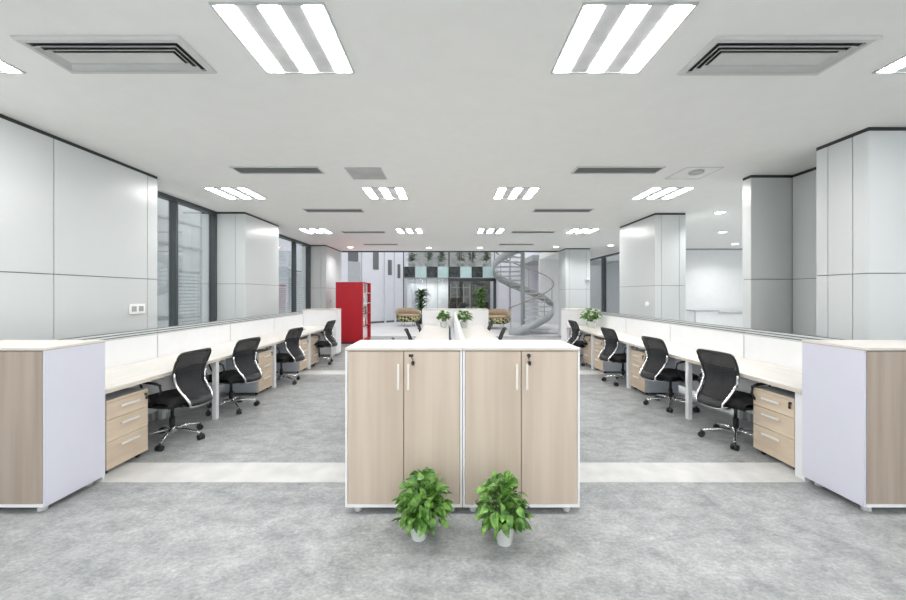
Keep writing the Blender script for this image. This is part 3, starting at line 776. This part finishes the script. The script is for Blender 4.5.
for sh, z in enumerate((.52, .90, 1.22, 1.54)):
    yy = .06
    for k in range(5):
        hh = rb.uniform(.17, .25); th = rb.uniform(.03, .06)
        o = box(-.035, .035, 0, th, 0, hh).build('book', M[rb.choice(['red', 'carcass', 'shelfgrey', 'shelfgrey', 'leafdark'])])
        o.location = (-2.99+.345, 10.95+yy, z+.001)
        tag(o, 'book standing on the %s shelf of the red bookcase, %s from the near end' % (('lowest', 'second', 'third', 'top')[sh], ('first', 'second', 'third', 'fourth', 'fifth')[k]), 'book', 'books in the red bookcase')
        yy += th+rb.uniform(.002, .16)

# ------------------------------------------------------------------ lounge chairs
def lounge(label, loc, rz, s=1):
    r = thing('lounge_armchair', label, 'armchair', loc, rz, 'tan lounge armchairs')
    n = 24
    MB().lathe([(.26, .20), (.42, .21), (.53, .28), (.59, .40), (.60, .47), (.55, .475)], 32).build('woven_shell', M['woven'], r)
    MB().lathe([(.50, .476), (.53, .50), (.51, .53), (.40, .545)], 32).build('seat_cushion', M['tan'], r)
    rows = []
    for t in (0, .5, 1):
        rr = []
        for k in range(n+1):
            a = PI*(k/n)*1.30-.47; top = .60+.24*max(0, math.sin(a))**.6
            q = .545+.035*t
            rr.append((math.cos(a)*q, math.sin(a)*q*.95, .50+(top-.50)*t))
        rows.append(rr)
    MB().grid(rows).build('backrest', M['tan'], r, thick=.06)
    for a in (.7, 2.4, 3.9, 5.5):
        MB().tube([(math.cos(a)*.3, math.sin(a)*.3, .29), (math.cos(a)*.36, math.sin(a)*.36, 0)], .012, 6).build('leg', M['steel'], r)
lounge('tan armchair with green and black woven shell on the left of the lounge', (-1.92, 17.2, 0), .35)
lounge('tan armchair with green and black woven shell on the right of the lounge', (2.10, 16.0, 0), -.35)
# ------------------------------------------------------------------ spiral stair
cx, cy, R = 2.88, 14.25, 1.16
r = thing('spiral_staircase', 'grey steel spiral staircase with bronze handrail in the atrium', 'staircase', (cx, cy, 0))
rise = .172; step = math.radians(21); a0 = math.radians(-124)
NS = 22
MB().cyl((0,0,0), .085, 5.2, 20).build('central_post', M['steel'], r)
for k in range(NS):
    a = a0+step*k; z = rise*(k+1); t = MB()
    inn, out = .09, R-.04
    pts = []
    for (rr_, aa) in ((inn, a-.05), (out, a-.02), (out, a+step*.5), (out, a+step+.03), (inn, a+step+.2)):
        pts.append((rr_*math.cos(aa), rr_*math.sin(aa)))
    vt = [t.bm.verts.new((x, y, z)) for x, y in pts]; vb = [t.bm.verts.new((x, y, z-.045)) for x, y in pts]
    t.bm.faces.new(vt); t.bm.faces.new(vb[::-1])
    for q in range(5): t.bm.faces.new((vb[q], vb[(q+1)%5], vt[(q+1)%5], vt[q]))
    t.build('tread', M['tread'], r)
def helix(rad, a_s, a_e, off, n=90): return [(rad*math.cos(a), rad*math.sin(a), (a-a0)/step*rise+off) for a in [a_s+(a_e-a_s)*k/n for k in range(n+1)]]
aE = a0+step*NS
s = MB(); ta = helix(R, a0-.05, aE, -.10); tb = helix(R, a0-.05, aE, .20)
s.grid([[(x, y, max(z, 0.0)) for x, y, z in ta], tb]); s.build('outer_stringer', M['steel'], r, thick=.03)
hr = helix(R+.0, a0-.05, aE, 1.0)
MB().tube([(p[0], p[1], p[2]) for p in hr], .024, 8).build('handrail', M['rail'], r)
for k in range(0, NS, 3):
    a = a0+step*k+.02; z = (a-a0)/step*rise
    MB().cyl((R*math.cos(a), R*math.sin(a), z+.2), .013, .80, 8).build('baluster', M['steel'], r)
o = MB().lathe([(1.15, 0), (1.2, .02), (1.2, .16), (1.15, .18)], 40).build('stair_plinth', M['white'])
o.location = (4.2, 14.9, 0); tag(o, 'low round white plinth on the floor behind the spiral staircase', 'plinth')

# ------------------------------------------------------------------ small wall things, annex
r = thing('wall_socket', 'white double socket plate with two grey squares on the left wall', 'socket', (-3.798, 4.44, 1.32))
box(0, .012, -.112, .112, -.060, .060).build('plate', M['socket'], r, bevel=.003)
for y in (-.05, .05): box(.0105, .013, y-.034, y+.034, -.032, .032).build('insert', M['steel'], r)
o = MB().lathe([(.05, 0), (.05, -.02), (.04, -.03)], 20, (0,0,0), 'x').build('thermostat', M['carcass']); o.location = (3.8905, 7.15, 1.30)
tag(o, 'round white wall thermostat on the middle right column', 'thermostat')
o = box(0, .012, -.035, .035, -.05, .05).build('wall_switch', M['steel'], bevel=.003); o.location = (-3.838, 11.85, 1.28)
tag(o, 'small dark wall switch on the left end column beside the red bookcase', 'switch')
r = thing('column_thermostat', 'small grey wall thermostat on the right end column', 'lamp', (4.62, 12.19, 1.95))  # thermostat on the end column, gives no light
box(-.06, .06, -.06, .0, -.05, .05).build('housing', M['alu'], r, bevel=.01); box(-.03, .03, -.065, -.0605, -.02, .02).build('lens', M['ventslat'], r)
r = thing('service_counter', 'long white counter with grey top in the side room', 'counter', (9.3, 11.9, 0))
box(-.85, .85, -.25, .25, 0, .88).build('body', M['white'], r, bevel=.005); box(-.87, .87, -.27, .27, .881, .94).build('countertop', M['shelfgrey'], r)
r = thing('side_cupboard', 'white low cupboard with grey edge at the left of the side room counter', 'cupboard', (8.05, 11.6, 0))
box(-.36, .36, -.2, .2, 0, .96).build('body', M['white'], r, bevel=.004)
MB().box(-.38, .38, -.22, .22, .961, .99).box(-.38, -.361, -.22, -.20, 0, .96).build('edge_frame', M['steel'], r)
o = MB().box(-.14, .14, -.10, .10, 0, .018).build('notebook', M['shelfgrey'], bevel=.003); o.location = (-3.22, 7.75, .736)
tag(o, 'grey notebook lying on the farthest desk of the left row', 'notebook')

# ------------------------------------------------------------------ world, camera
w = bpy.data.worlds.new('sky'); S.world = w; w.use_nodes = True
bg = w.node_tree.nodes['Background']; bg.inputs['Color'].default_value = (1, .97, .955, 1); bg.inputs['Strength'].default_value = 1.8
cam = bpy.data.cameras.new('camera'); co = bpy.data.objects.new('camera', cam); S.collection.objects.link(co); S.camera = co
co.location = (0, 0, 1.5); co.rotation_euler = (PI/2, 0, 0)
cam.sensor_width = 36; cam.lens = 365/906*36
cam.shift_x = 4/906; cam.shift_y = -6/906
cam.clip_start = .05; cam.clip_end = 200
S.view_settings.view_transform = 'Standard'; S.view_settings.look = 'None'; S.view_settings.gamma = 1
S.view_settings.use_curve_mapping = False; S.view_settings.exposure = 0.50
